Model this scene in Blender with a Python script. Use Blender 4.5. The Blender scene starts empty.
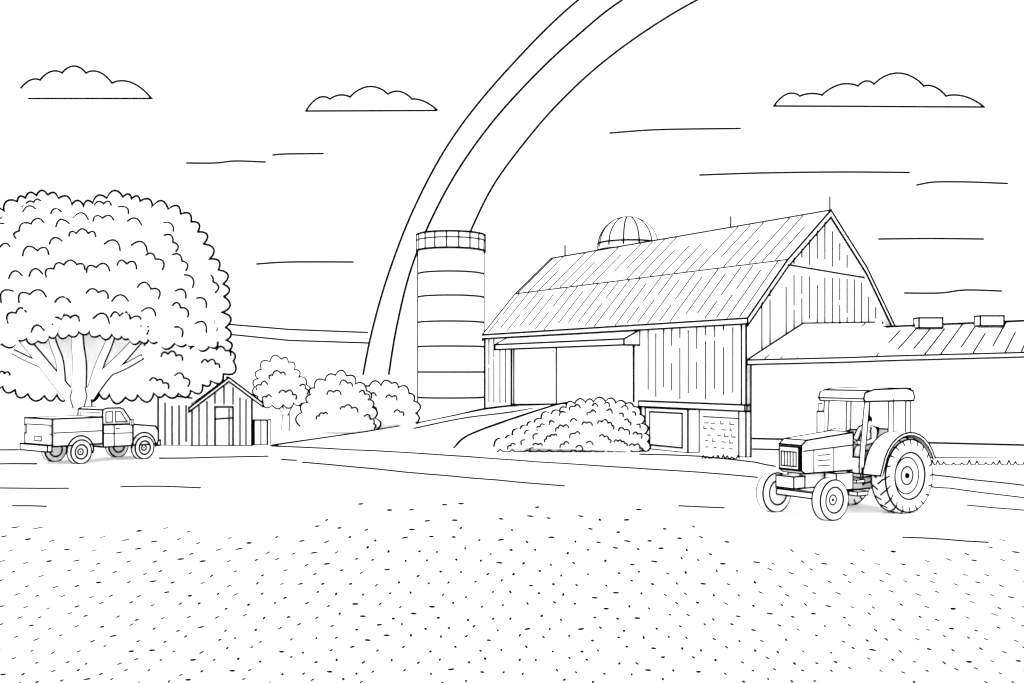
import bpy, math, random
from mathutils import Vector as V
random.seed(11)
F=1024.0; H=3.0; HZ=372.0
# ---------------------------------------------------------------- materials
def mat(name,col,noise=0.0):
    m=bpy.data.materials.new(name); m.use_nodes=True
    nt=m.node_tree; nt.nodes.clear()
    o=nt.nodes.new('ShaderNodeOutputMaterial'); d=nt.nodes.new('ShaderNodeBsdfDiffuse')
    d.inputs['Color'].default_value=(*col,1)
    if noise:
        n=nt.nodes.new('ShaderNodeTexNoise'); n.inputs['Scale'].default_value=3
        r=nt.nodes.new('ShaderNodeValToRGB')
        r.color_ramp.elements[0].color=(*[c-noise for c in col],1)
        r.color_ramp.elements[1].color=(*col,1)
        nt.links.new(n.outputs['Fac'],r.inputs['Fac']); nt.links.new(r.outputs['Color'],d.inputs['Color'])
    nt.links.new(d.outputs[0],o.inputs[0]); return m
PAPER=mat('white_paint',(0.96,0.96,0.96),noise=0.01)
INK=mat('black_ink',(0.0005,0.0005,0.0005))
# image pixel coordinate -> metres, on an upright plane standing at distance Y
def P(a,b,Y): return V(((a-512)*Y/F, Y, H-(b-HZ)*Y/F))
def G(a,b):   # point on flat ground
    Y=H*F/(b-HZ); return V(((a-512)*Y/F,Y,0.0))
# ---------------------------------------------------------------- builder
def group(name,loc):
    e=bpy.data.objects.new(name,None); e.location=loc; e.empty_display_size=.5
    bpy.context.scene.collection.objects.link(e); return e
class Part:
    def __init__(s,name,parent=None,T=None,origin=None):
        s.name=name;s.parent=parent;s.T=T;s.v=[];s.f=[];s.m=[];s.origin=origin
    def t(s,p):
        p=V(p); return s.T(p) if s.T else p
    def raw(s,vs,fs,m):
        o=len(s.v); s.v+=vs
        for f in fs: s.f.append([i+o for i in f]); s.m.append(m)
    def face(s,pts,m=0,w=0):
        s.raw([s.t(p) for p in pts],[list(range(len(pts)))],m)
        if w: s.line(list(pts)+[pts[0]],w)
    def line(s,pts,w=2.0,raw=False,lift=0,sides=8):
        q=[V(p) if raw else s.t(p) for p in pts]
        r=[q[0]]
        for p in q[1:]:
            if (p-r[-1]).length>1e-5: r.append(p)
        q=r
        if len(q)<2: return
        runs=[];cur=[q[0]]
        for i in range(1,len(q)):
            cur.append(q[i])
            if i<len(q)-1:
                a=(q[i]-q[i-1]).normalized(); b=(q[i+1]-q[i]).normalized()
                if a.dot(b)<0.75: runs.append(cur); cur=[q[i]]
        runs.append(cur)
        for c in runs: s._sweep(c,w*1.0+.3,sides,lift)
    def _sweep(s,c,w,sides,lift):
        n=len(c); closed=(c[0]-c[-1]).length<1e-5 and n>3
        nn=None; rings=[]
        for i,p in enumerate(c):
            if i==0: tg=c[1]-c[0]
            elif i==n-1: tg=c[-1]-c[-2]
            else: tg=(c[i+1]-c[i-1])
            if closed and i in(0,n-1): tg=c[1]-c[-2]
            tg=tg.normalized()
            if nn is None:
                ref=V((0,0,1)) if abs(tg.z)<.8 else V((1,0,0)); nn=tg.cross(ref).normalized()
            else:
                nn=(nn-tg*nn.dot(tg)).normalized()
            bb=tg.cross(nn); rad=w*.5*max(p.y,3)/F
            pc=p+V((0,0,lift*rad))
            if not closed and i==0: pc=pc-tg*rad*.7
            if not closed and i==n-1: pc=pc+tg*rad*.7
            rings.append([pc+nn*math.cos(2*math.pi*k/sides)*rad+bb*math.sin(2*math.pi*k/sides)*rad for k in range(sides)])
        vs=[x for r in rings for x in r]; fs=[]
        for i in range(n-1):
            for k in range(sides):
                k2=(k+1)%sides
                fs.append([i*sides+k,i*sides+k2,(i+1)*sides+k2,(i+1)*sides+k])
        if not closed:
            fs.append(list(range(sides))[::-1]); fs.append([(n-1)*sides+k for k in range(sides)])
        s.raw(vs,fs,1)
    def box(s,x0,x1,y0,y1,z0,z1,w=2.0,m=0):
        c=[(x,y,z) for z in(z0,z1) for x,y in((x0,y0),(x1,y0),(x1,y1),(x0,y1))]
        s.raw([s.t(p) for p in c],[[3,2,1,0],[4,5,6,7],[0,1,5,4],[1,2,6,5],[2,3,7,6],[3,0,4,7]],m)
        if w:
            for a,b in((0,1),(1,2),(2,3),(3,0),(4,5),(5,6),(6,7),(7,4),(0,4),(1,5),(2,6),(3,7)): s.line([c[a],c[b]],w)
    def prism(s,prof,y0,y1,w=2.0,cross=True):
        n=len(prof)
        a=[(x,y0,z) for x,z in prof]; b=[(x,y1,z) for x,z in prof]
        s.raw([s.t(p) for p in a+b],[list(range(n)),list(range(n,2*n))[::-1]]+[[i,(i+1)%n,(i+1)%n+n,i+n] for i in range(n)],0)
        if w:
            s.line(a+[a[0]],w); s.line(b+[b[0]],w)
            if cross:
                for i in range(n):
                    A=V((prof[i][0]-prof[i-1][0],prof[i][1]-prof[i-1][1])).normalized(); B=V((prof[(i+1)%n][0]-prof[i][0],prof[(i+1)%n][1]-prof[i][1])).normalized()
                    if A.dot(B)<.9: s.line([a[i],b[i]],w)
    def tube(s,pts,rads,sides=14,w=0):
        q=[s.t(p) for p in pts]; n=len(q); rings=[];L=[];R=[]
        for i,p in enumerate(q):
            tg=(q[min(i+1,n-1)]-q[max(i-1,0)]).normalized()
            side=tg.cross(V((0,-1,0)))
            side=side.normalized() if side.length>.05 else V((1,0,0))
            bb=tg.cross(side).normalized(); r=rads[i]
            rings.append([p+side*math.cos(2*math.pi*k/sides)*r+bb*math.sin(2*math.pi*k/sides)*r for k in range(sides)])
            L.append(p+side*r);R.append(p-side*r)
        fs=[[i*sides+k,i*sides+(k+1)%sides,(i+1)*sides+(k+1)%sides,(i+1)*sides+k] for i in range(n-1) for k in range(sides)]
        fs+= [list(range(sides)),[(n-1)*sides+k for k in range(sides)]]
        s.raw([x for r in rings for x in r],fs,0)
        if w: s.line(L,w,raw=True); s.line(R,w,raw=True)
    def lathe(s,c,prof,seg=48):
        vs=[];fs=[];n=len(prof)
        for k in range(seg):
            a=2*math.pi*k/seg
            for r,z in prof: vs.append(s.t((c[0]+r*math.cos(a),c[1]+r*math.sin(a),c[2]+z)))
        for k in range(seg):
            for i in range(n-1):
                k2=(k+1)%seg; fs.append([k*n+i,k2*n+i,k2*n+i+1,k*n+i+1])
        s.raw(vs,fs,0)
    def ring(s,c,r,w=2.0,axis='z',a0=0,a1=2*math.pi,seg=48,rz=None):
        rz=rz or r; pts=[]
        for k in range(seg+1):
            a=a0+(a1-a0)*k/seg
            if axis=='z': pts.append((c[0]+r*math.cos(a),c[1]+r*math.sin(a),c[2]))
            elif axis=='y': pts.append((c[0]+r*math.cos(a),c[1],c[2]+rz*math.sin(a)))
            else: pts.append((c[0],c[1]+r*math.cos(a),c[2]+rz*math.sin(a)))
        s.line(pts,w)
    def ball(s,c,r,m=0,sc=(1,1,1),seg=14):
        vs=[];fs=[];R=seg//2+1
        for i in range(R+1):
            th=math.pi*i/R
            for k in range(seg):
                a=2*math.pi*k/seg
                vs.append(s.t((c[0]+r*sc[0]*math.sin(th)*math.cos(a),c[1]+r*sc[1]*math.sin(th)*math.sin(a),c[2]+r*sc[2]*math.cos(th))))
        for i in range(R):
            for k in range(seg): fs.append([i*seg+k,i*seg+(k+1)%seg,(i+1)*seg+(k+1)%seg,(i+1)*seg+k])
        s.raw(vs,fs,m)
    def done(s):
        me=bpy.data.meshes.new(s.name)
        o=V(s.parent.location) if s.parent else (V(s.origin) if s.origin else V((0,0,0)))
        me.from_pydata([tuple(p-o) for p in s.v],[],s.f)
        me.materials.append(PAPER); me.materials.append(INK)
        me.polygons.foreach_set('material_index',s.m); me.update()
        ob=bpy.data.objects.new(s.name,me); bpy.context.scene.collection.objects.link(ob)
        if s.parent: ob.parent=s.parent
        else: ob.location=o
        return ob
# ---------------------------------------------------------------- scalloped outlines
def resample(path,step,closed=False,var=.25):
    pts=list(path)+([path[0]] if closed else [])
    seg=[(V(pts[i]),V(pts[i+1])) for i in range(len(pts)-1)]
    out=[V(pts[0])]; pos=0;target=step*random.uniform(1-var,1+var)
    for a,b in seg:
        L=(b-a).length
        while target<=pos+L:
            out.append(a+(b-a)*((target-pos)/L)); target+=step*random.uniform(1-var,1+var)
        pos+=L
    if (out[-1]-V(pts[-1])).length<step*.5: out.pop()
    out.append(V(pts[-1])); return out
def scallop(path,step=13,bulge=.38,closed=False,side=1,var=.25):
    q=resample(path,step,closed,var); out=[]
    for i in range(len(q)-1):
        a,b=q[i],q[i+1]; d=b-a; n=V((d.y,-d.x))*side; bl=bulge*random.uniform(.8,1.2)
        for k in range(6):
            u=k/6; out.append(a+d*(u)+n*bl*math.sin(math.pi*u)**.75)
    out.append(q[-1]); return out
class Puff:
    """rounded 3-D foliage / cloud body grown from an outline"""
    def __init__(s,part,outline,Y,Df,Db,center):
        s.Y=Y;s.Df=Df;s.c=V(center);s.part=part
        s.out=outline
        s.u=P(center[0],HZ,Y)-V((0,0,H)); s.u.normalize()
        lv=[1,.97,.92,.85,.74,.6,.42,.22,.05]
        n=len(outline); vs=[];fs=[]
        def add(D,sg):
            base=len(vs)
            for l in lv:
                dy=D*(1-l*l)**.85
                for p in outline:
                    q=s.c+(p-s.c)*l
                    vs.append(P(q.x,q.y,Y)+s.u*sg*dy)
            for j in range(len(lv)-1):
                for i in range(n):
                    i2=(i+1)%n
                    fs.append([base+j*n+i,base+j*n+i2,base+(j+1)*n+i2,base+(j+1)*n+i])
            fs.append([base+(len(lv)-1)*n+i for i in range(n)])
        add(Df,-1); add(Db,1)
        part.raw(vs,fs,0)
        s.tab=sorted((math.atan2((p-s.c).y,(p-s.c).x),(p-s.c).length) for p in outline)
    def s_of(s,p):
        d=V(p)-s.c; a=math.atan2(d.y,d.x); best=min(s.tab,key=lambda t:abs(t[0]-a)); return d.length/best[1]
    def at(s,p):
        l=min(s.s_of(p),.999); return P(p[0],p[1],s.Y)-s.u*(s.Df*(1-l*l)**.85+.03)
    def stroke(s,pts,w): s.part.line([s.at(p) for p in pts],w,raw=True)
    def outline_ink(s,w,pts=None):
        q=pts or (list(s.out)+[s.out[0]])
        s.part.line([P(p[0],p[1],s.Y)-s.u*.04 for p in q],w,raw=True)
def mound(x,y,k,size,rot=0):
    a0,a1=math.radians(205+random.uniform(-20,20)),math.radians(335+random.uniform(-20,20))
    c,s_=math.cos(rot),math.sin(rot); path=[]
    for i in range(k+1):
        j=random.uniform(-.12,.12) if 0<i<k else 0
        ex=math.cos(a0+(a1-a0)*(i+j)/k)*size*1.15; ey=math.sin(a0+(a1-a0)*(i+j)/k)*size*.62
        path.append(V((x+ex*c-ey*s_,y+ex*s_+ey*c)))
    out=[]
    for i in range(k):
        a,b=path[i],path[i+1];d=b-a;n=V((d.y,-d.x)); bl=random.uniform(.34,.5)
        for j in range(6): out.append(a+d*j/6+n*bl*math.sin(math.pi*j/6)**.75)
    out.append(path[-1]); return out
def fill(puff,n,box,mind,size,w,smax=.9,ks=(2,3,3,4),avoid=None,rr=.9):
    placed=[];tries=0
    while len(placed)<n and tries<8000:
        tries+=1
        x=random.uniform(box[0],box[2]);y=random.uniform(box[1],box[3])
        if puff.s_of((x,y))>smax: continue
        if avoid and avoid(x,y): continue
        k=random.choice(ks); md=mind*(k/3)**.5
        if any((x-a)**2+((y-b)*1.3)**2<((md+c)/2)**2 for a,b,c in placed): continue
        sz=size*random.uniform(.8,1.15)*(k/3)**.75
        rot=rr*max(-1,min(1,(x-puff.c.x)/((box[2]-box[0])*.5)))+random.uniform(-.3,.3)
        pts=mound(x,y,k,sz,rot)
        if all(puff.s_of(p)<.97 for p in pts):
            placed.append((x,y,md)); puff.stroke(pts,w)
def crom(pts,n=10):
    out=[];q=[pts[0]]+list(pts)+[pts[-1]]
    for i in range(1,len(q)-2):
        a,b,c,dd=[V(x) for x in q[i-1:i+3]]
        for k in range(n):
            t=k/n; out.append(.5*((2*b)+(c-a)*t+(2*a-5*b+4*c-dd)*t*t+(3*b-a-3*c+dd)*t**3))
    out.append(V(pts[-1])); return out

# ================================================================ GROUND
g=Part('ground'); S=3000
g.face([(-S,-200,0),(S,-200,0),(S,S,0),(-S,S,0)]); g.done()
def gl(part,pts,w=1.9,wob=.35):
    out=[]
    for i in range(len(pts)-1):
        a,b=V(pts[i]),V(pts[i+1]); n=max(2,int((b-a).length/22))
        for k in range(n):
            p=a+(b-a)*k/n
            if k: p.y+=random.uniform(-wob,wob)
            out.append(p)
    out.append(V(pts[-1]))
    part.line([G(p.x,p.y) for p in out],w,raw=True,lift=.5)
f=Part('field_furrows')
for l in [[(-60,451),(18,450.5)],[(160,459),(215,458),(268,457)],[(-60,465),(36,464.5)],
          [(-40,488.5),(68,489)],[(121,487.5),(160,487),(200,488.5)],[(13,506.5),(46,507)],
          [(282,460),(296,461)],[(679,506.5),(724,508.5)],[(903,538),(945,540),(988,543)],[(968,506),(1060,514)]]: gl(f,l)
f.done()
r=Part('farm_road')
r.face([G(a,b)+V((0,0,.004)) for a,b in [(277,447),(400,453),(560,464),(700,474),(760,479),(925,487),(1100,500),(1100,520),(700,498),(564,486.5),(303,463)]])
gl(r,[(277,447),(400,453),(560,464),(700,473),(757,478)])
gl(r,[(926,487),(950,489),(1012,497),(1100,507)])
gl(r,[(303,463),(430,475),(564,486.5)])
gl(r,[(640,455),(700,457),(756,463),(775,467)])
gl(r,[(928,475),(1024,486),(1100,494)])
r.done()
d=Part('ground_stubble')
row=507; j=0
while row<730:
    step=25; x=-60+(j%2)*12.5
    while x<1090:
        px=x+random.uniform(-5,5); py=row+random.uniform(-3.5,3.5); x+=step
        if py<522 and (px<285 or 640<px): continue
        if py<534 and (px<120 and random.random()<.7): continue
        if 735<px<990 and py<550: continue
        if py<535 and random.random()<.4: continue
        c=G(px,py); Y=c.y; mx=Y/F; my=Y*Y/(H*F)
        if random.random()<max(.1,1-(py-506)/75): a,b,rot=random.uniform(2.4,3.8),.95,random.uniform(-.15,.2)
        else: a,b,rot=random.uniform(1.4,2.0),random.uniform(1.0,1.25),random.choice((-.8,.6,-.5,0,.9))
        pts=[]
        for k in range(10):
            t=2*math.pi*k/10; ex,ey=a*math.cos(t),b*math.sin(t)
            qx=ex*math.cos(rot)-ey*math.sin(rot); qy=ex*math.sin(rot)+ey*math.cos(rot)
            pts.append((c.x+qx*mx,c.y+qy*my,.008))
        d.face(pts,1)
    row+=11; j+=1
d.done()
def tuft(name,a0,a1,b,step=4,h=3,Y=None):
    t=Part(name); x=a0; pts=[]
    Yg=Y or H*F/(b-HZ)
    while x<a1:
        pts.append(P(x,b,Yg)); pts.append(P(x+step*.3,b-h*random.uniform(.5,1.3),Yg)); pts.append(P(x+step*.6,b-h*.1,Yg)); x+=step*random.uniform(.7,1.4)
    t.line(pts,1.3,raw=True); return t.done()
tuft('grass',930,1090,465,7,3.8); tuft('grass',702,738,458.5,5,3,Y=35.4); tuft('grass',346,361,424,5,3.5)
# ================================================================ HILLS
h=Part('hills')
top=[(-700,322),(-300,318),(0,316),(120,317),(231,325),(290,330),(368,333),(520,336),(800,344),(1200,350),(1800,352)]
t2=[(-700,338),(-300,333),(0,328),(150,329),(231,335),(290,341),(368,343.5),(520,348),(800,356),(1200,360),(1800,362)]
for pr,Y in((top,2200),(t2,1700)):
    pp=[P(a,b,Y) for a,b in pr]
    for i in range(len(pp)-1):
        a,b=pp[i],pp[i+1]
        h.raw([a,b,V((b.x*.75,Y*.75,-.5)),V((a.x*.75,Y*.75,-.5)),V((b.x*1.2,Y*1.2,-.5)),V((a.x*1.2,Y*1.2,-.5))],[[0,1,2,3],[1,0,5,4]],0)
    h.line([p+V((0,-6,.6)) for p in pp[:7]],1.9,raw=True)
h.done()
# ================================================================ RAINBOW
RY=1000
outer=crom([(361,386),(371,335),(388,275),(415,206),(453,137),(507,70),(578,0),(665,-60),(790,-115),(930,-140)])
midl=crom([(387,386),(396,330),(410,272),(430,222),(458,170),(494,120),(537,73),(578,35),(622,0),(705,-50),(810,-88),(930,-104)])
inner=crom([(424,386),(432,335),(448,285),(472,228),(493,186),(521,147),(555,107),(596,68),(644,32),(697,0),(760,-29),(840,-52),(930,-64)])
rb=Part('rainbow',origin=(0,RY,0))
def arclen(A,n=90):
    L=[0]
    for i in range(1,len(A)): L.append(L[-1]+(A[i]-A[i-1]).length)
    out=[];j=0
    for k in range(n+1):
        t=L[-1]*k/n
        while j<len(L)-2 and L[j+1]<t: j+=1
        out.append(A[j].lerp(A[j+1],min(1,(t-L[j])/(L[j+1]-L[j]))))
    return out
AO,AM,AI=arclen(outer),arclen(midl),arclen(inner)
for A,B in((AO,AM),(AM,AI)):
    for i in range(len(A)-1): rb.raw([P(A[i].x,A[i].y,RY),P(A[i+1].x,A[i+1].y,RY),P(B[i+1].x,B[i+1].y,RY),P(B[i].x,B[i].y,RY)],[[0,1,2,3]],0)
for A in(AO,AM,AI): rb.line([P(p.x,p.y,RY-3) for p in A],2.0,raw=True)
rb.done()
# ================================================================ CLOUDS
def arcs(nodes):
    out=[]
    for i in range(len(nodes)-1):
        (ax,ay,hh),(bx,by,_)=nodes[i],nodes[i+1]
        for k in range(9):
            u=k/9; out.append(V((ax+(bx-ax)*u,ay+(by-ay)*u-hh*math.sin(math.pi*u)**.8)))
    out.append(V(nodes[-1][:2])); return out
def cloud(nodes,base,cen,Y=1400):
    c=Part('cloud',origin=P(cen[0],cen[1],Y)); o=arcs(nodes)
    full=o+[V(base[1]),V(base[0])]
    Puff(c,full,Y,10,28,cen)
    c.line([P(p.x,p.y,Y-12) for p in o],1.9,raw=True)
    c.line([P(p[0],p[1],Y-12) for p in base],1.8,raw=True); c.done()
cloud([(21,88,4),(40,80,5),(62,73,7),(86,73,6),(112,83,8),(151,98,0)],[(29,98.5),(152,98.5)],(85,90))
cloud([(306,111,7),(330,99,3),(350,97,9),(388,94,5),(412,99,3),(437,110,0)],[(306,111),(437,110.5)],(370,104))
cloud([(774,106,7),(800,96,2),(822,95,6),(858,86,4),(874,84,12),(924,86,4),(946,96,5),(984,107,0)],[(774,106),(984,107)],(880,100))
for pts in [[(187,163),(215,163),(235,161),(265,162)],[(273,155),(285,154),(323,153.5)],[(257,264),(290,262),(353,262)],
            [(610,133),(650,130),(690,129),(740,128.5)],[(700,175),(760,173),(840,172),(909,172.5)],[(917,185),(935,182),(970,182),(1007,183.5)],
            [(879,239),(930,238.5),(983,239)],[(905,293),(940,293),(965,290),(1001,291)]]:
    c=Part('wispy_cloud',origin=P(pts[0][0],pts[0][1],1400))
    c.line([P(p.x,p.y,1400) for p in crom(pts,6)],1.8,raw=True)
    c.done()
# ================================================================ BARN
C=V((8.23,36,0)); D=V((-.5155,.8569,0)); Gd=V((.8569,.5155,0)); LEN=18.6
def BT(p): return C+D*p[0]+Gd*p[1]+V((0,0,p[2]))
barn=group('barn',BT((9,3.8,0)))
prof=[(0,4.92),(1.8,6.95),(4,8.9),(5.9,6.9),(7.45,4.85)]
w=Part('walls',barn,BT)
for t in(0,LEN): w.face([(t,0,0)]+[(t,a,b-.03) for a,b in prof]+[(t,7.45,0)])
w.face([(0,0,0),(LEN,0,0),(LEN,0,4.86),(0,0,4.86)]); w.face([(0,7.45,0),(LEN,7.45,0),(LEN,7.45,4.8),(0,7.45,4.8)])
w.line([(0,0,0),(0,0,4.86)],2); w.line([(.22,-.01,1.84),(.22,-.01,4.8)],1.7)
w.line([(LEN,0,.9),(LEN,0,4.86)],2)
w.line([(0,1.8,6.9),(0,6.25,6.6)],1.6)
def board(t,wv,z0,z1):
    z=z0
    while z<z1-.15:
        L=random.uniform(.9,2.8); e=min(z1,z+L); w.line([(t,wv,z),(t,wv,e)],1.3); z=e+random.uniform(.12,.7)
t=.66
while t<5.9: board(t,-.005,1.95+random.uniform(0,.5),4.7); t+=.48
for t in(16.55,17.1,17.7,18.2): board(t,-.005,1.5,4.7)
def roofz(a):
    for i in range(4):
        if prof[i][0]<=a<=prof[i+1][0]:
            u=(a-prof[i][0])/(prof[i+1][0]-prof[i][0]); return prof[i][1]+(prof[i+1][1]-prof[i][1])*u
a=.35
while a<7.2:
    top=roofz(a)-.3
    if random.random()<.88:
        if a<6.2 and top>7: board(-.005,a,6.95 if random.random()<.5 else 7.2,top)
        board(-.005,a,3.0+random.uniform(0,1.3),min(6.5,top))
    a+=.4
w.done()
ro=Part('roof',barn,BT)
pr=[(-.17,4.88),(1.78,7.03),(4,8.98),(5.95,6.98),(7.65,4.66)]
T0,T1=-.25,LEN-.02
for i in range(4):
    (a,b),(c,e)=pr[i],pr[i+1]
    ro.face([(T0,a,b),(T1,a,b),(T1,c,e),(T0,c,e)]); ro.face([(T0,a,b-.16),(T1,a,b-.16),(T1,c,e-.16),(T0,c,e-.16)])
    for tt in(T0,T1): ro.face([(tt,a,b),(tt,c,e),(tt,c,e-.16),(tt,a,b-.16)])
for i in(0,4): ro.face([(T0,pr[i][0],pr[i][1]),(T1,pr[i][0],pr[i][1]),(T1,pr[i][0],pr[i][1]-.16),(T0,pr[i][0],pr[i][1]-.16)])
for i,ww in((0,1.8),(1,1.5),(2,2),(4,2)): ro.line([(T0,)+pr[i],(T1,)+pr[i]],ww)
ro.line([(T0,pr[0][0],pr[0][1]-.2),(T1,pr[0][0],pr[0][1]-.2)],1.6)
for tt in(T0,T1):
    ro.line([(tt,)+p for p in pr],1.9); ro.line([(tt,a,b-.27) for a,b in pr],1.7)
ro.line([(T0,pr[0][0],pr[0][1]),(T0,pr[0][0],pr[0][1]-.2)],1.8)
def seam(i,t,u0,u1):
    (a,b),(c,e)=pr[i],pr[i+1]
    ro.line([(t,a+(c-a)*u0,b+(e-b)*u0+.008),(t,a+(c-a)*u1,b+(e-b)*u1+.008)],1.3)
t=.2
while t<LEN:
    m=random.random()
    if m<.7: seam(0,t,random.choice((.03,.03,.15)),random.choice((.97,.97,.85)))
    else:
        k=random.uniform(.4,.6); seam(0,t,.05,k-.06); seam(0,t,k+.06,.96)
    t+=.6+.018*t
t=.4
while t<LEN:
    m=random.random()
    if m<.45: seam(1,t,.03,.96)
    elif m<.75: seam(1,t,.03,random.uniform(.5,.75))
    else: seam(1,t,random.uniform(.25,.5),.95)
    t+=.65+.02*t
for i in(2,3):
    t=.3
    while t<LEN: seam(i,t,.03,.96); t+=.8
ro.done()
lr=Part('lightning_rods',barn,BT)
for t,hh in((-.2,.5),(5.05,.45),(17.3,.55)): lr.line([(t,4,8.95),(t,4,8.98+hh)],1.4)
lr.done()
cn=Part('door_canopy',barn,BT)
a0,a1=6.0,16.2
cn.face([(a0,0,4.70),(a1,0,4.70),(a1,-.8,4.32),(a0,-.8,4.32)],0,1.7)
cn.face([(a0,-.8,4.32),(a1,-.8,4.32),(a1,-.8,4.08),(a0,-.8,4.08)],0,1.7)
cn.face([(a0,0,4.70),(a0,-.8,4.32),(a0,-.8,4.08),(a0,0,4.08)],0,1.7)
cn.face([(a1,0,4.70),(a1,-.8,4.32),(a1,-.8,4.08),(a1,0,4.08)]); cn.face([(a0,0,4.08),(a1,0,4.08),(a1,-.8,4.08),(a0,-.8,4.08)])
cn.done()
dr=Part('sliding_doors',barn,BT)
dr.box(6.75,15.75,-.10,-.02,1.35,4.2,0)
dr.line([(6.35,-.05,1.8),(6.35,-.05,4.1)],1.7)
dr.line([(11.9,-.11,1.5),(11.9,-.11,4.1)],1.7)
dr.line([(15.6,-.11,1.4),(15.6,-.11,4.1)],1.7); dr.line([(15.95,-.05,1.4),(15.95,-.05,4.1)],1.7)
dr.line([(6.7,-.12,1.72),(15.8,-.12,1.42)],1.8)
dr.done()
fo=Part('stone_foundation',barn,BT)
fo.box(-.03,5.95,-.09,0,1.62,1.84,1.6)
fo.box(-.06,.28,-.07,.3,0,1.62,1.7)
fo.line([(5.9,-.03,0),(5.9,-.03,1.6)],1.8)
fo.line([(-.03,-.02,1.84),(-.03,3,1.84)],1.8)
for rw in range(5):     # coursed rubble, ticked mortar marks
    z=.25+rw*.22; t=.5+random.uniform(0,.2)
    while t<2.1:
        L=random.uniform(.1,.22); fo.line([(t,-.01,z),(t+L,-.01,z+random.uniform(-.02,.02))],.9)
        if random.random()<.35: fo.line([(t+L,-.01,z),(t+L,-.01,z+.1)],.9)
        t+=L+random.uniform(.15,.4)
fo.line([(.35,-.01,1.35),(2.2,-.01,1.35)],1.1)
fo.done()
ce=Part('cellar_entrance',barn,BT)
ce.box(2.45,4.95,-.55,0,0,1.62,1.8)
ce.face([(2.75,-.57,.18),(4.65,-.57,.18),(4.65,-.57,1.46),(2.75,-.57,1.46)],0,1.6)
ce.done()
# ================================================================ RAMP
ra=Part('barn_ramp')
A=BT((5.9,-.12,1.74)); B=BT((LEN+.1,-.12,1.17))
c1=P(484,409.5,50.5); c2=P(455,416,52); c3=P(418,423.5,52); c4=P(365,432.5,48.5); e=G(279,445); e2=G(277,446.8)
i1=P(560,404.5,44.6); i2=P(510,420,42.3); i3=P(468,436,41); i4=G(454,448.5)
mid=BT((12,-.12,1.52))
up=[A,mid,B,c2,c3,c4,e]; lo=[i1.lerp(A,.5),i1,i2.lerp(i1,.4),i2,i3,i4,e2]
for i in range(6): ra.raw([up[i],up[i+1],lo[i+1],lo[i]],[[0,1,2],[0,2,3]],0)
for p,q in((i1.lerp(A,.5),i1),(i1,i2),(i2,i3),(i3,i4)):
    ra.raw([p,q,V((q.x+.3,q.y-1.2,-.05)),V((p.x+.8,p.y-2.0,-.05))],[[0,1,2,3]],0)
def cr3(pts,n=8):
    out=[];q=[pts[0]]+list(pts)+[pts[-1]]
    for i in range(1,len(q)-2):
        a,b,c,dd=q[i-1:i+3]
        for k in range(n):
            t=k/n; out.append(.5*((2*b)+(c-a)*t+(2*a-5*b+4*c-dd)*t*t+(3*b-a-3*c+dd)*t**3))
    out.append(pts[-1]); return out
lift=V((0,0,.03))
ra.line([p+lift for p in cr3([P(518,405.5,48.6),c1,c2,c3,c4,e,e2])],1.9,raw=True)
ra.line([p+lift for p in cr3([P(575,404,43.5),i1,i2,i3,i4])],1.9,raw=True)
ra.line([p+lift for p in cr3([P(533,409,46),P(505,413.5,45.5),P(462,419,47),P(414,429,47.5)])],1.5,raw=True)
ra.done()
# ================================================================ SILO
sx,sy=(451-512)*64/F,64
silo=group('silo',(sx,sy,0)); R=2.04
zt=3+(372-231)*62/F
b=Part('body',silo); b.lathe((sx,sy,0),[(R,0),(R,zt-1.0),(R+.08,zt-1.0),(R+.08,zt),(R-.1,zt),(R-.1,zt-.25),(.01,zt-.25)],64)
b.line([(sx-R,sy-.25,.0),(sx-R,sy-.25,zt-1)],1.9); b.line([(sx+R,sy+.1,.0),(sx+R,sy+.1,zt-1)],1.9)
b.line([(sx,sy+R,0),(sx,sy+R,zt-1)],2)
b.done()
hp=Part('hoops',silo)
for py in(271,295,321,346,372,398): hp.ring((sx,sy,3-(py-372)*62/F),R+.01,1.6,seg=64)
hp.done()
rm=Part('rim_panels',silo)
rm.ring((sx,sy,zt-1.0),R+.1,1.9,seg=64); rm.ring((sx,sy,zt),R+.1,1.9,seg=64); rm.ring((sx,sy,zt-.36),R+.1,1.1,seg=64)
for k in range(18):
    a=2*math.pi*(k+.3)/18; rm.line([(sx+(R+.1)*math.cos(a),sy+(R+.1)*math.sin(a),z) for z in(zt-1,zt-.0)],1.2)
rm.line([(sx-R-.08,sy-.2,zt-1),(sx-R-.08,sy-.2,zt)],1.9); rm.line([(sx+R+.08,sy+.1,zt-1),(sx+R+.08,sy+.1,zt)],1.9)
rm.done()
dx,dy=(628-512)*60/F,60; ds=group('domed_silo',(dx,dy,0)); r=1.74; zb=3+(372-247)*60/F
dm=Part('dome',ds); dm.lathe((dx,dy,zb),[(r*math.cos(a),r*1.0*math.sin(a)) for a in [math.pi/2*i/14 for i in range(15)]],48)
for k in range(12):
    a=2*math.pi*(k+.5)/12; dm.line([(dx+r*math.cos(q)*math.cos(a),dy+r*math.cos(q)*math.sin(a),zb+r*math.sin(q)) for q in [math.pi/2*i/14 for i in range(15)]],1.5)
dm.line([(dx+r*math.cos(q),dy-.05,zb+r*math.sin(q)) for q in [math.pi*i/30 for i in range(31)]],2)
dm.done()
db=Part('body',ds); db.lathe((dx,dy,0),[(r,0),(r,zb)],48); db.ring((dx,dy,zb+.2),r+.03,1.6); db.ring((dx,dy,zb-.2),r+.03,1.5)
for s_ in(-1,1): db.line([(dx+s_*r,dy,0),(dx+s_*r,dy,zb)],2)
db.done()
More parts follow.
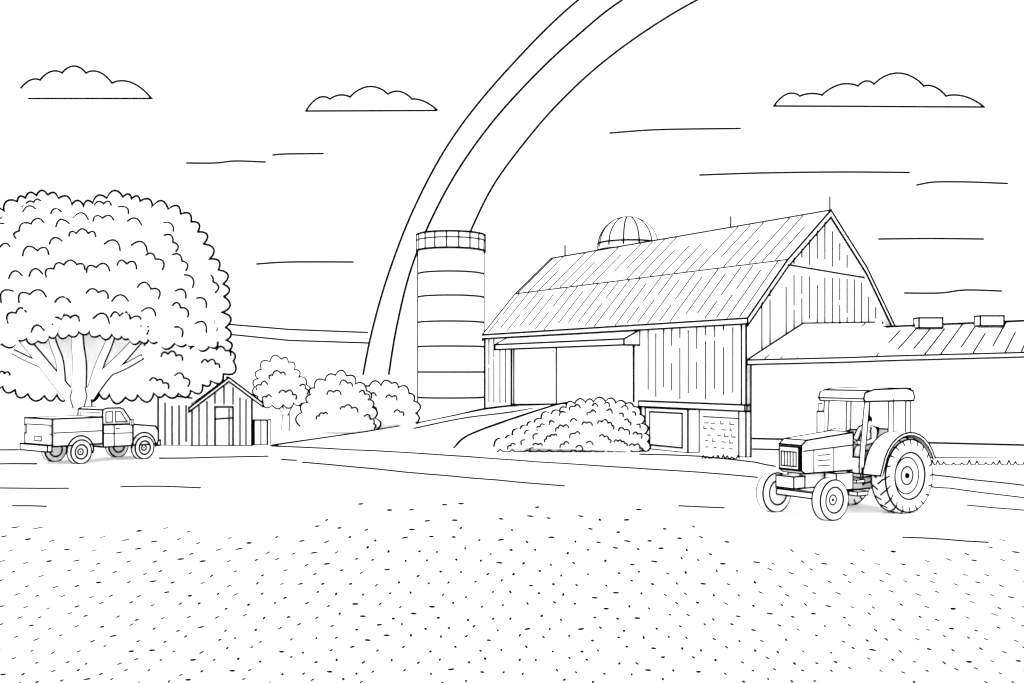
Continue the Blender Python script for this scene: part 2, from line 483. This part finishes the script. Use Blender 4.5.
# ================================================================ LOW SHED (right)
sh=group('low_shed',(15,38,0))
tp=[P(803,323.5,37.3),P(874,322.5,39.3),P(890,326,39.75),P(1150,315,40.5)]
bt=[P(747,360,35.6),P(850,357.5,35.6),P(890,356,35.6),P(1150,349,35.6)]
bt2=[p-V((0,0,.16)) for p in bt]
s1=Part('roof',sh)
for i in range(3):
    s1.raw([tp[i],tp[i+1],bt[i+1],bt[i]],[[0,1,2,3]],0); s1.raw([bt[i],bt[i+1],bt2[i+1],bt2[i]],[[0,1,2,3]],0)
    if i==2: s1.raw([tp[i],tp[i+1],tp[i+1]+V((0,4,-1.5)),tp[i]+V((0,4,-1.5))],[[0,1,2,3]],0)
s1.line([bt[0],tp[0],tp[1],P(868,327.5,39.2)],1.9,raw=True); s1.line([P(868,327.5,39.2),tp[3]],1.9,raw=True)
s1.line(bt,1.6,raw=True); s1.line(bt2,1.6,raw=True); s1.line([bt[0],bt2[0]],1.8,raw=True)
s1.line([bt[3],tp[3]],2,raw=True)
def tl(u,arr):
    x=arr[0].x+(arr[-1].x-arr[0].x)*u
    for i in range(3):
        if arr[i].x<=x<=arr[i+1].x+1e-6: return arr[i].lerp(arr[i+1],(x-arr[i].x)/(arr[i+1].x-arr[i].x))
    return arr[-1]
N=25
for k in range(1,N):
    u=k/N; a,bq=tl(u,tp),tl(u,bt); v0=random.choice((.03,.03,.2)); v1=random.choice((.95,.95,.8,.6))
    s1.line([bq.lerp(a,v0)+V((0,0,.01)),bq.lerp(a,v1)+V((0,0,.01))],1.3,raw=True)
s1.done()
s2=Part('walls',sh)
x0=P(751,400,35.9).x; x1=P(1146,400,35.9).x
s2.raw([V((x0,35.9,0)),V((x1,35.9,0)),V((x1,35.9,3.62)),V((x0,35.9,3.3))],[[0,1,2,3]],0)
s2.raw([V((x1,35.9,0)),V((x1,44,0)),V((x1,44,3.7)),V((x1,40.5,4.9)),V((x1,35.9,3.62))],[[0,1,2,3,4]],0)
s2.raw([V((x0,35.9,0)),V((x0,36.0,0)),V((x0,36.0,3.3)),V((x0,35.9,3.3))],[[0,1,2,3]],0)
s2.line([(x0,35.9,0),(x0,35.9,3.3)],1.6); s2.line([(x1,35.9,0),(x1,35.9,3.6)],2); s2.line([(x1,35.9,0),(x1,44,0)],2)
s2.done()
s3=Part('concrete_plinth',sh)
s3.line([P(753,438.5,35.8),P(900,442,35.8),P(1146,448,35.8)],1.8,raw=True); s3.line([P(753,449,35.75),P(790,450,35.75)],1.6,raw=True); s3.line([P(905,457,35.75),P(1146,460,35.75)],1.4,raw=True)
s3.done()
s4=Part('roof_vents',sh)
for a0_,b0 in((917,328),(978,326)):
    a=P(a0_,b0,39.2); s4.box(a.x,a.x+.9,39.0,39.5,a.z,a.z+.38,1.6)
s4.done()
# ================================================================ SMALL SHED (left)
ws=group('wooden_shed',P(225,446,41.5)); YS=41.5
s=Part('walls',ws)
L_,R_,AP=P(192,446,YS),P(252,446,YS),P(229,380,YS)
zl=P(0,404,YS).z; zr=P(0,399,YS).z; back=V((-1.0,3.2,0))
def up_(p,z): return V((p.x,p.y,z))
fr=[L_,R_,up_(R_,zr),AP,up_(L_,zl)]
s.raw(fr+[p+back for p in fr],[[0,1,2,3,4],[9,8,7,6,5],[0,5,9,4],[1,6,7,2]],0)
s.line([L_,up_(L_,zl)],1.5,raw=True); s.line([R_,up_(R_,zr)],1.9,raw=True); s.line([L_,R_],1.7,raw=True)
for px,b0,b1 in((199,445,406),(207,446,402),(240,446,398),(246,444,400),(215,403,392),(224,404,386),(233,404,388)): s.line([P(px,b0,YS),P(px,b1,YS)],1.3,raw=True)
wing=[P(158,446,YS+.3),P(192,446,YS+.3),P(192,398,YS+.3),P(158,394,YS+.3)]
s.raw(wing+[p+V((-1,3,0)) for p in wing],[[0,1,2,3],[0,3,7,4],[3,2,6,7]],0)
s.line([wing[0],wing[3]],1.8,raw=True); s.line([wing[0],wing[1]],1.7,raw=True); s.line([wing[3],wing[2]],1.6,raw=True)
for px in(165,172,179,186): s.line([P(px,random.uniform(440,446),YS+.28),P(px,random.uniform(400,410),YS+.28)],1.3,raw=True)
s.done()
s=Part('door',ws)
s.line([P(a,b_,YS-.03) for a,b_ in((215,445.5),(215,407),(233,407),(233,445.5))],1.6,raw=True)
s.line([P(216.5,419,YS-.03),P(231.5,418,YS-.03)],1.3,raw=True)
s.line([P(229,409,YS-.03),P(229,445,YS-.03)],1.1,raw=True)
s.done()
s=Part('roof',ws)
f_=-.35
ap=P(229,377.5,YS+f_); re=P(263,403,YS+f_); le=P(189,408,YS+f_)
dn=V((0,0,-.16))
for a,b_ in((ap,re),(ap,le)):
    s.raw([a,b_,b_+back,a+back,a+dn,b_+dn],[[0,1,2,3],[0,1,5,4]],0)
    s.line([a,b_],1.7,raw=True); s.line([a+dn,b_+dn],1.5,raw=True); s.line([b_,b_+dn],1.5,raw=True); s.line([b_,b_+back],1.5,raw=True)
s.line([ap,ap+back],1.8,raw=True)
for k in(1.5,3):
    o=back*(k/5); s.line([ap.lerp(le,.1)+o,ap.lerp(le,.9)+o],1.1,raw=True)
s.done()
cr=Part('wooden_crate',origin=P(260,444,42)); a=P(254,444,42)
cr.box(a.x,a.x+.55,42,42.5,0,P(0,420,42).z,0)
zc=P(0,420,42).z
cr.line([(a.x,42,0),(a.x+.55,42,0),(a.x+.55,42,zc),(a.x,42,zc),(a.x,42,0)],1.5); cr.line([(a.x+.55,42,zc),(a.x+.55,42.5,zc),(a.x+.55,42.5,0)],1.2); cr.line([(a.x+.28,42,0),(a.x+.28,42,zc)],.8); cr.done()
# ================================================================ BIG TREE
tree=group('large_tree',P(80,452,38.2))
YB=39
ol=[(4,212),(18,201),(32,196),(48,195),(62,200),(74,209),(88,206),(100,200),(118,196),(140,201),(154,209),(174,210),(190,220),(202,238),(208,258),(221,273),(225,292),(221,310),(226,328),(226,345),(234,360),(228,372),(210,380),(196,389),(174,394),(148,392),(128,398),(104,393),(84,397),(60,394),(36,397),(10,388),(-20,380),(-60,350),(-75,300),(-60,250),(-30,220)]
cb=Part('crown_rear',tree)
o=scallop(ol,13,.45,closed=True,side=1,var=.35)
pb=Puff(cb,o,YB,.8,3.2,(85,300)); pb.outline_ink(1.9)
fill(pb,40,(-50,345,235,398),24,11,1.5,.93,avoid=lambda x,y:(5<x<152 and y<400),rr=.5)
fill(pb,60,(-50,195,235,345),28,12,1.5,.95)
cb.done()
cf=Part('crown_front',tree)
bot=[(218,342),(203,350),(188,339),(170,345),(153,335),(136,343),(120,330),(104,338),(90,327),(70,335),(52,330),(36,342),(18,335),(0,344),(-25,338),(-55,333)]
topf=[(-66,300),(-52,252),(-26,228),(6,218),(20,208),(42,202),(60,208),(76,217),(104,208),(124,205),(142,210),(156,219),(174,220),(186,230),(194,244),(200,262),(210,278),(212,294),(210,312),(216,330)]
of_b=scallop(bot,13,.45,side=1,var=.35)
of_t=scallop(topf,13,.2,side=1)
pf=Puff(cf,of_b+of_t,37.4,1.9,.4,(80,275)); cf.line([P(p.x,p.y,37.34) for p in of_b],1.8,raw=True)
fill(pf,80,(-50,208,220,334),31,16,1.6,.95,ks=(1,2,2,3,3,4,5),rr=1.0)
cf.done()
tk=Part('trunk_and_limbs',tree); YT=37.8
def limb(pts,rad): tk.tube([P(p.x,p.y,YT) for p in crom(pts,5)],[ (rad[0]+(rad[1]-rad[0])*i/(5*(len(pts)-1)))*YT/F for i in range(5*(len(pts)-1)+1)],w=1.9)
limb([(70,396),(52,374),(36,354),(18,332)],(6,4)); limb([(89,396),(104,376),(122,358),(140,338)],(6,4)); limb([(79,390),(80,365),(78,345),(77,322)],(7,5))
limb([(62,386),(60,362),(54,345),(50,330)],(3.5,3)); limb([(93,386),(101,362),(108,346),(114,328)],(4,3.2))
limb([(106,374),(124,367),(142,357)],(2.5,2)); limb([(45,366),(30,360),(14,352)],(2.5,2))
limb([(79,458),(79,420),(79,398),(79,390)],(14,11.5))
tk.tube([P(79,b_,YT-.14) for b_ in(412,400,388)],[10*YT/F,10.5*YT/F,10*YT/F],w=0)
for pts in([(73,408),(70,398),(72,390)],[(84,407),(87,396),(85,388)]): tk.line([P(a,b_,YT-.6) for a,b_ in pts],1.2,raw=True)
tk.done()
# ================================================================ SMALL TREE + BUSHES
st=group('small_tree',P(285,432,52))
c=Part('trunk',st)
c.tube([P(285,434,52),P(286,420,52),P(286,405,52)],[.2,.16,.14],w=1.5)
c.tube([P(285,414,51.9),P(279,405,51.9),P(276,398,51.9)],[.1,.08,.07],w=1.3); c.tube([P(286,414,51.9),P(291,405,51.9),P(296,398,51.9)],[.1,.08,.07],w=1.3)
c.done()
c=Part('crown',st); o=scallop([(258,396),(254,388),(260,378),(262,366),(272,361),(284,359),(293,367),(297,377),(306,384),(309,394),(302,403),(290,401),(280,405),(268,405)],10.5,.42,closed=True,side=1)
p_=Puff(c,o,51.5,1.0,1.0,(282,385)); p_.outline_ink(1.7); fill(p_,5,(258,365,306,400),18,8,1.4,.85); c.done()
def bush(name,ol,cen,Y,df,n,box,step=10,sz=7,md=14,flat=None,ks=(2,3,3,4)):
    c=Part(name,origin=P(cen[0],cen[1],Y)); o=scallop(ol,step,.42,side=1,var=.3)
    full=o+([V(x) for x in flat] if flat else [])
    pf=Puff(c,full,Y,df,df,cen); c.line([P(p.x,p.y,Y)-pf.u*.04 for p in o],1.8,raw=True)
    fill(pf,n,box,md,sz,1.4,.88,ks=ks); c.done()
bush('bush',[(300,426),(302,410),(312,402),(310,390),(320,386),(331,375),(348,376),(356,386),(366,390),(371,402),(376,430)],(340,412),50,1.0,6,(305,385,372,424),flat=[(368,434),(320,434)],md=20,sz=8,step=11)
bush('bush',[(352,432),(354,404),(362,394),(366,386),(380,387),(390,382),(401,391),(411,394),(415,404),(416,430)],(386,415),51.5,.8,4,(358,390,412,424),flat=[(412,432),(360,434)],md=19,sz=8)
bush('hedge_shrub',[(494,446),(508,440),(520,430),(534,424),(546,416),(560,412),(572,404),(590,403),(602,401),(618,404),(632,405),(640,414),(642,428),(648,440),(645,452)],(590,434),38.6,.9,32,(505,405,642,450),step=9.5,sz=6.6,md=15,flat=[(640,456),(520,451)],ks=(1,2,3,4))
tuft('grass',497,645,452,11,2.2,Y=38.2)
# ================================================================ WHEELS
def wheel(p,c,r,wd,lug,w=1.7,rim=.62,sgn=1):
    x,y,z=c; n=40
    prof=[(r*.3,-wd/2),(r*.93,-wd/2),(r,-wd*.36),(r,wd*.36),(r*.93,wd/2),(r*rim,wd/2),(r*(rim-.03),wd*.3),(.001,wd*.3)]
    if sgn<0: prof=[(a,-b) for a,b in prof]
    vs=[];fs=[];m=len(prof)
    for k in range(n):
        a=2*math.pi*k/n
        for rr,yy in prof: vs.append(p.t((x+rr*math.cos(a),y+yy,z+rr*math.sin(a))))
    for k in range(n):
        for i in range(m-1): k2=(k+1)%n; fs.append([k*m+i,k2*m+i,k2*m+i+1,k*m+i+1])
    fs.append([k*m for k in range(n)])
    p.raw(vs,fs,0)
    o=sgn*wd/2
    p.ring((x,y+o*.9,z),r*.96,w,'y',seg=n); p.ring((x,y-o*.76,z),r*1.0,w,'y',seg=n)
    p.ring((x,y+o*1.0,z),r*rim,w-.1,'y',seg=n); p.ring((x,y-o*1.0,z),r*rim,w-.1,'y',seg=n)
    if r>.5: p.ring((x,y+o*.62,z),r*rim*.78,1.1,'y',seg=n)
    p.ring((x,y+o*.64,z),r*.24,1.3,'y',seg=20); p.ball((x,y+o*.6,z),r*.08,1,seg=8)
    if lug:
        for k in range(lug):
            a=2*math.pi*k/lug
            for s_ in(1,-1):
                aa=a+(0 if s_>0 else math.pi/lug)
                p.line([(x+rr*math.cos(aa+dd),y+yy*s_*sgn,z+rr*math.sin(aa+dd)) for rr,yy,dd in((r*.84,wd*.505,0.05),(r*.95,wd*.5,.0),(r*1.01,wd*.34,-.06),(r*1.01,0.02,-.17))],1.3)
# ================================================================ TRACTOR
fw=V((-.85,-.53,0)).normalized(); lf=V((.53,-.85,0)).normalized()
TO=V((7.92,22.5,0))
def TT(p): return TO+fw*p[0]+lf*p[1]+V((0,0,p[2]))
tr=group('farm_tractor',TO)
for nm,c,r,wd_,lg,sg in(('rear_wheel',(0,.76,.8),.8,.4,20,1),('rear_wheel',(0,-.76,.8),.8,.4,20,-1),('front_wheel',(2.2,.72,.42),.42,.24,0,1),('front_wheel',(2.2,-.80,.42),.42,.24,0,-1)):
    p=Part(nm,tr,TT); wheel(p,c,r,wd_,lg,sgn=sg); p.done()
p=Part('chassis',tr,TT)
p.box(-.3,1.2,-.28,.28,.5,1.0,1.4); p.box(1.2,2.45,-.16,.16,.6,.92,1.4); p.box(2.14,2.3,-.62,.62,.40,.52,1.4)
p.box(2.4,2.72,-.24,.24,.62,.86,1.5); p.box(-.1,.1,-.6,.6,.7,.9,0)
p.done()
p=Part('bonnet',tr,TT)
p.prism([(1.0,.92),(2.45,.92),(2.56,.98),(2.56,1.50),(2.42,1.6),(1.0,1.72)],-.3,.3,1.7)
for sy_ in(.302,-.302):
    p.line([(1.05,sy_,1.45),(2.5,sy_,1.38)],1.3); p.line([(2.2,sy_,.95),(2.2,sy_,1.38)],1.1); p.line([(1.6,sy_,.95),(1.6,sy_,1.4)],1.1)
    for k in range(3): p.line([(1.72,sy_,1.06+k*.11),(2.08,sy_,1.06+k*.11)],.9)
p.done()
p=Part('grille',tr,TT)
p.box(2.56,2.60,-.26,.26,1.0,1.46,1.4)
p.line([(2.61,-.2,1.36),(2.61,.2,1.36)],1.1); p.line([(2.61,-.2,1.06),(2.61,.2,1.06)],1.1)
for k in range(6):
    y=-.2+k*.08; p.line([(2.61,y,1.06),(2.61,y,1.36)],1.1)
p.done()
p=Part('exhaust',tr,TT)
def vert(p,x,y,r,z0,z1,w=1.5):
    p.lathe((x,y,0),[(r,z0),(r,z1),(0.001,z1)],12)
    for s_ in(-1,1):
        a=TT((x,y,z0))
        p.line([a+V((s_*r,0,0)),a+V((s_*r,0,z1-z0))],w,raw=True)
    p.ring((x,y,z1),r,w,seg=12)
vert(p,1.25,-.36,.07,1.5,2.15); vert(p,1.25,-.36,.035,2.15,2.32,1.0); p.done()
p=Part('cab',tr,TT)
def post(xa,ya,xb,yb,za,zb,t=.035):
    n=[(xa-t,ya-t,za),(xa+t,ya-t,za),(xa+t,ya+t,za),(xa-t,ya+t,za),(xb-t,yb-t,zb),(xb+t,yb-t,zb),(xb+t,yb+t,zb),(xb-t,yb+t,zb)]
    p.raw([p.t(v) for v in n],[[3,2,1,0],[4,5,6,7],[0,1,5,4],[1,2,6,5],[2,3,7,6],[3,0,4,7]],0)
    for i in (1,3): p.line([n[i],n[i+4]],1.3)
for sg in(1,-1):
    post(.98,sg*.5,.84,sg*.54,1.0,2.42); post(.12,sg*.56,.1,sg*.56,1.3,2.42); post(-.48,sg*.54,-.5,sg*.54,1.35,2.42)
    p.line([(.95,sg*.52,1.0),(.95,sg*.52,.62)],1.5)
p.line([(.12,.57,1.35),(.3,.57,.75),(.95,.54,.65)],1.6)
p.box(-.55,.12,-.5,.5,.95,1.32,1.4); p.box(.12,1.0,-.5,.5,.78,.86,1.4); p.box(.94,1.02,-.48,.48,.86,1.2,1.3)
p.done()
p=Part('cab_roof',tr,TT)
p.prism([(-.60,2.38),(.98,2.38),(1.03,2.44),(.98,2.56),(.7,2.63),(-.35,2.65),(-.58,2.59),(-.63,2.46)],-.6,.6,1.7,cross=False)
p.line([(1.02,-.6,2.44),(1.02,.6,2.44)],1.4); p.line([(.98,-.6,2.38),(.98,.6,2.38)],1.3); p.line([(.85,-.6,2.61),(.85,.6,2.61)],1.4);p.line([(-.5,-.6,2.64),(-.5,.6,2.64)],1.6)
p.done()
p=Part('fenders',tr,TT)
for sg in(1,-1):
    pts=[(.9*math.cos(a),.82+.9*math.sin(a)) for a in [math.radians(x) for x in range(15,161,12)]]
    pts=[(.95,.85)]+pts
    y0,y1=sg*.5,sg*.96
    inner_=[(a*.93,.82+(b_-.82)*.93) for a,b_ in pts]
    for i in range(len(pts)-1):
        a,b_=pts[i],pts[i+1]; c,dq=inner_[i],inner_[i+1]
        p.face([(a[0],y0,a[1]),(b_[0],y0,b_[1]),(b_[0],y1,b_[1]),(a[0],y1,a[1])])
        p.face([(a[0],y1,a[1]),(b_[0],y1,b_[1]),(dq[0],y1,dq[1]),(c[0],y1,c[1])]); p.face([(a[0],y0,a[1]),(b_[0],y0,b_[1]),(dq[0]*.4,y0,.6+dq[1]*.3),(c[0]*.4,y0,.6+c[1]*.3)])
    p.line([(a,y1,b_) for a,b_ in pts],1.5); p.line([(a,y0,b_) for a,b_ in pts],1.5); p.line([(a,y1,b_) for a,b_ in inner_],1.2)
    for i in(0,-1): p.line([(pts[i][0],y0,pts[i][1]),(pts[i][0],y1,pts[i][1])],1.4)
p.done()
p=Part('steps',tr,TT)
p.box(.92,1.25,.4,.62,.42,.5,1.1); p.box(.95,1.2,.38,.56,.68,.74,1.0); p.box(1.25,1.75,.2,.5,.55,.9,1.3)
p.done()
p=Part('steering_wheel',tr,TT)
cc=(.72,0,1.52); p.line([(cc[0]+.16*math.cos(a)*.6,.17*math.sin(a),cc[2]+.16*math.cos(a)*.6) for a in [2*math.pi*i/20 for i in range(21)]],1.1); p.line([cc,(.95,0,1.2)],1.3); p.done()
p=Part('seat',tr,TT); p.box(-.25,.2,-.24,.24,1.32,1.42,1.0); p.box(-.32,-.22,-.24,.24,1.4,1.75,1.0); p.done()
def skin(name,joints,edges,matr,T,off,grow,parent):
    me=bpy.data.meshes.new(name); me.from_pydata([tuple(T(j[:3])+off-parent.location) for j in joints],edges,[])
    ob=bpy.data.objects.new(name,me); bpy.context.scene.collection.objects.link(ob)
    ob.modifiers.new('s','SKIN')
    for i,sv in enumerate(me.skin_vertices[0].data):
        r_=joints[i][3]+grow; sv.radius=(r_,r_); sv.use_root=(i==0)
    ob.modifiers.new('u','SUBSURF').levels=2; ob.modifiers['u'].render_levels=2
    me.materials.append(matr); ob.parent=parent; return ob
J=[(0,0,1.5,.13),(0.01,0,1.66,.13),(0.02,0,1.83,.12),(0.03,0,1.95,.05),
   (.02,.18,1.85,.06),(.12,.24,1.62,.045),(.40,.2,1.55,.032),(.58,.13,1.60,.03),
   (.02,-.18,1.85,.06),(.12,-.24,1.62,.045),(.40,-.2,1.55,.032),(.58,-.13,1.60,.03),
   (.12,.1,1.48,.085),(.48,.12,1.46,.065),(.58,.12,1.05,.045),(.72,.12,.92,.035),
   (.12,-.1,1.48,.085),(.48,-.12,1.46,.065),(.58,-.12,1.05,.045),(.72,-.12,.92,.035)]
E=[(0,1),(1,2),(2,3),(2,4),(4,5),(5,6),(6,7),(2,8),(8,9),(9,10),(10,11),(0,12),(12,13),(13,14),(14,15),(0,16),(16,17),(17,18),(18,19)]
FX,FZ=.14,-.10
J=[(a+FX,b_,c+FZ,r_) for a,b_,c,r_ in J]
drv=group('tractor_driver',TT((0,0,1.4)))
skin('body',J,E,PAPER,TT,V((0,0,0)),0,drv)
skin('body_outline',J,E,INK,TT,V((.02,.07,0)),.03,drv)  # enlarged black copy of the body, added behind it to draw its outline
def DT(p): return TT(V(p)+V((FX+.02,0,FZ+.04)))
p=Part('head',drv,DT)
p.ball((.04,0,1.97),.1,0,(1.0,.82,1.2)); p.ball((.01,0,2.02),.112,1,(1.0,.95,.95)); p.ball((.075,0,1.965),.094,0,(.9,.9,1.12))
p.ball((.165,0,1.96),.018,0,(1.2,.8,1.3))
for sg in(1,-1): p.ball((.15,sg*.035,1.99),.012,1); p.ball((.03,sg*.09,1.965),.024,0,(1,.6,1.3))
p.line([(.155,-.03,1.91),(.16,0,1.905),(.155,.03,1.91)],.5)
p.ring((.05,0,1.965),.1,1.1,'y',math.radians(190),math.radians(390),rz=.115,seg=16)
p.done()
# ================================================================ PICKUP
pf_=V((.6,.8,0)); pl=V((-.8,.6,0)); PO=V((-14.75,33.9,0))
def PT(p): return PO+pf_*(p[0]*.93)+pl*p[1]+V((0,0,p[2]))
pk=group('pickup_truck',PO); FX_=2.5
for nm,c,sg in(('rear_wheel',(0,-.78,.4),-1),('rear_wheel',(0,.78,.4),1),('front_wheel',(FX_,-.78,.4),-1),('front_wheel',(FX_,.78,.4),1)):
    p=Part(nm,pk,PT); wheel(p,c,.4,.25,0,1.6,.58,sg); p.done()
p=Part('cargo_bed',pk,PT)
W_=.84
p.box(-1.0,.85,-W_,-W_+.08,.62,1.5,0); p.box(-1.0,.85,W_-.08,W_,.62,1.5,0); p.box(-.92,.85,-W_+.08,W_-.08,.62,1.15,0)
p.box(-1.03,-.93,-W_,W_,.62,1.5,0); p.box(.77,.85,-W_+.08,W_-.08,.62,1.5,0)
def L(*q,w=1.6): p.line(list(q),w)
L((-1.03,-W_,.62),(-1.03,W_,.62),(-1.03,W_,1.5),(-1.03,-W_,1.5),(-1.03,-W_,.62))
L((-1.03,-W_,1.5),(.85,-W_,1.5)); L((-1.03,-W_,.62),(.85,-W_,.62)); L((.85,-W_,.62),(.85,-W_,1.5)); L((-1.03,W_,1.5),(.85,W_,1.5),w=1.3); L((.85,-W_,1.5),(.85,W_,1.5),w=1.2)
L((-1.04,-.7,1.3),(-1.04,.7,1.3),w=1.0)
L((-.95,-W_-.005,1.05),(.8,-W_-.005,1.05),w=1.0)
for sg in(-1,1): p.box(-1.06,-1.03,sg*.80-.06,sg*.80+.04,1.0,1.28,.9)
p.done()
p=Part('rear_bumper',pk,PT); p.box(-1.2,-1.04,-W_,W_,.46,.66,1.4); p.box(-1.05,-1.04,-.2,.2,.78,.92,.9); p.done()
p=Part('cab',pk,PT)
p.prism([(.88,.5),(2.05,.5),(2.05,1.22),(.88,1.24)],-W_,W_,1.5)
p.prism([(.88,1.24),(2.15,1.22),(1.74,1.74),(1.6,1.79),(1.05,1.79),(.92,1.74)],-.74,.74,1.6)
for sg in(-1,1):
    y=sg*.748
    p.line([(1.04,y,1.32),(1.04,y,1.66),(1.3,y,1.68),(1.3,y,1.32),(1.04,y,1.32)],.9); p.line([(1.42,y,1.32),(1.42,y,1.68),(1.62,y,1.66),(1.88,y,1.32),(1.42,y,1.32)],.9)
    y=sg*(W_+.005)
    p.line([(1.3,y,.55),(1.3,y,1.2)],1.1); p.line([(.9,y,.95),(2.0,y,.93)],.9); p.line([(1.38,y,1.1),(1.5,y,1.1)],1.1)
p.line([(.89,-.6,1.34),(.92,-.6,1.64),(.92,.6,1.64),(.89,.6,1.34),(.89,-.6,1.34)],.9)
p.box(1.92,2.0,-.98,-.86,1.2,1.38,.9)
p.done()
p=Part('bonnet',pk,PT)
p.prism([(2.06,.5),(3.05,.5),(3.12,.6),(3.12,.95),(3.0,1.12),(2.06,1.22)],-W_,W_,1.6)
p.box(3.1,3.22,-.82,.82,.44,.62,1.3)
for sg in(-1,1): p.box(3.06,3.14,sg*.72-.1,sg*.72+.1,.72,.92,1.0)
p.done()
p=Part('wheel_arches',pk,PT)
for cx in(0,FX_):
    for sg in(-1,1):
        p.ring((cx,sg*(W_+.012),.42),.5,1.5,'y',0,math.pi,seg=20)
        n=20; p.face([(cx+.47*math.cos(math.pi*i/n),sg*(W_+.008),.42+.47*math.sin(math.pi*i/n)) for i in range(n+1)])
p.done()
# ================================================================ LIGHT, WORLD, CAMERA
wd=bpy.data.worlds.new('World'); bpy.context.scene.world=wd; wd.use_nodes=True
bg=wd.node_tree.nodes.get('Background'); bg.inputs[0].default_value=(1,1,1,1); bg.inputs[1].default_value=1.9
sl=bpy.data.lights.new('sun','SUN'); sl.energy=1.5; sl.angle=math.radians(30)
so=bpy.data.objects.new('sun',sl); so.rotation_euler=(math.radians(48),0,math.radians(-20)); bpy.context.scene.collection.objects.link(so)
cm=bpy.data.cameras.new('camera'); co=bpy.data.objects.new('camera',cm); bpy.context.scene.collection.objects.link(co)
co.location=(0,0,H); co.rotation_euler=(math.radians(90),0,0)
cm.sensor_width=36; cm.lens=36; cm.shift_y=(HZ-341.5)/F; cm.clip_end=6000; cm.clip_start=.1
sc=bpy.context.scene; sc.camera=co
sc.view_settings.view_transform='Standard'; sc.view_settings.look='None'; sc.view_settings.exposure=0
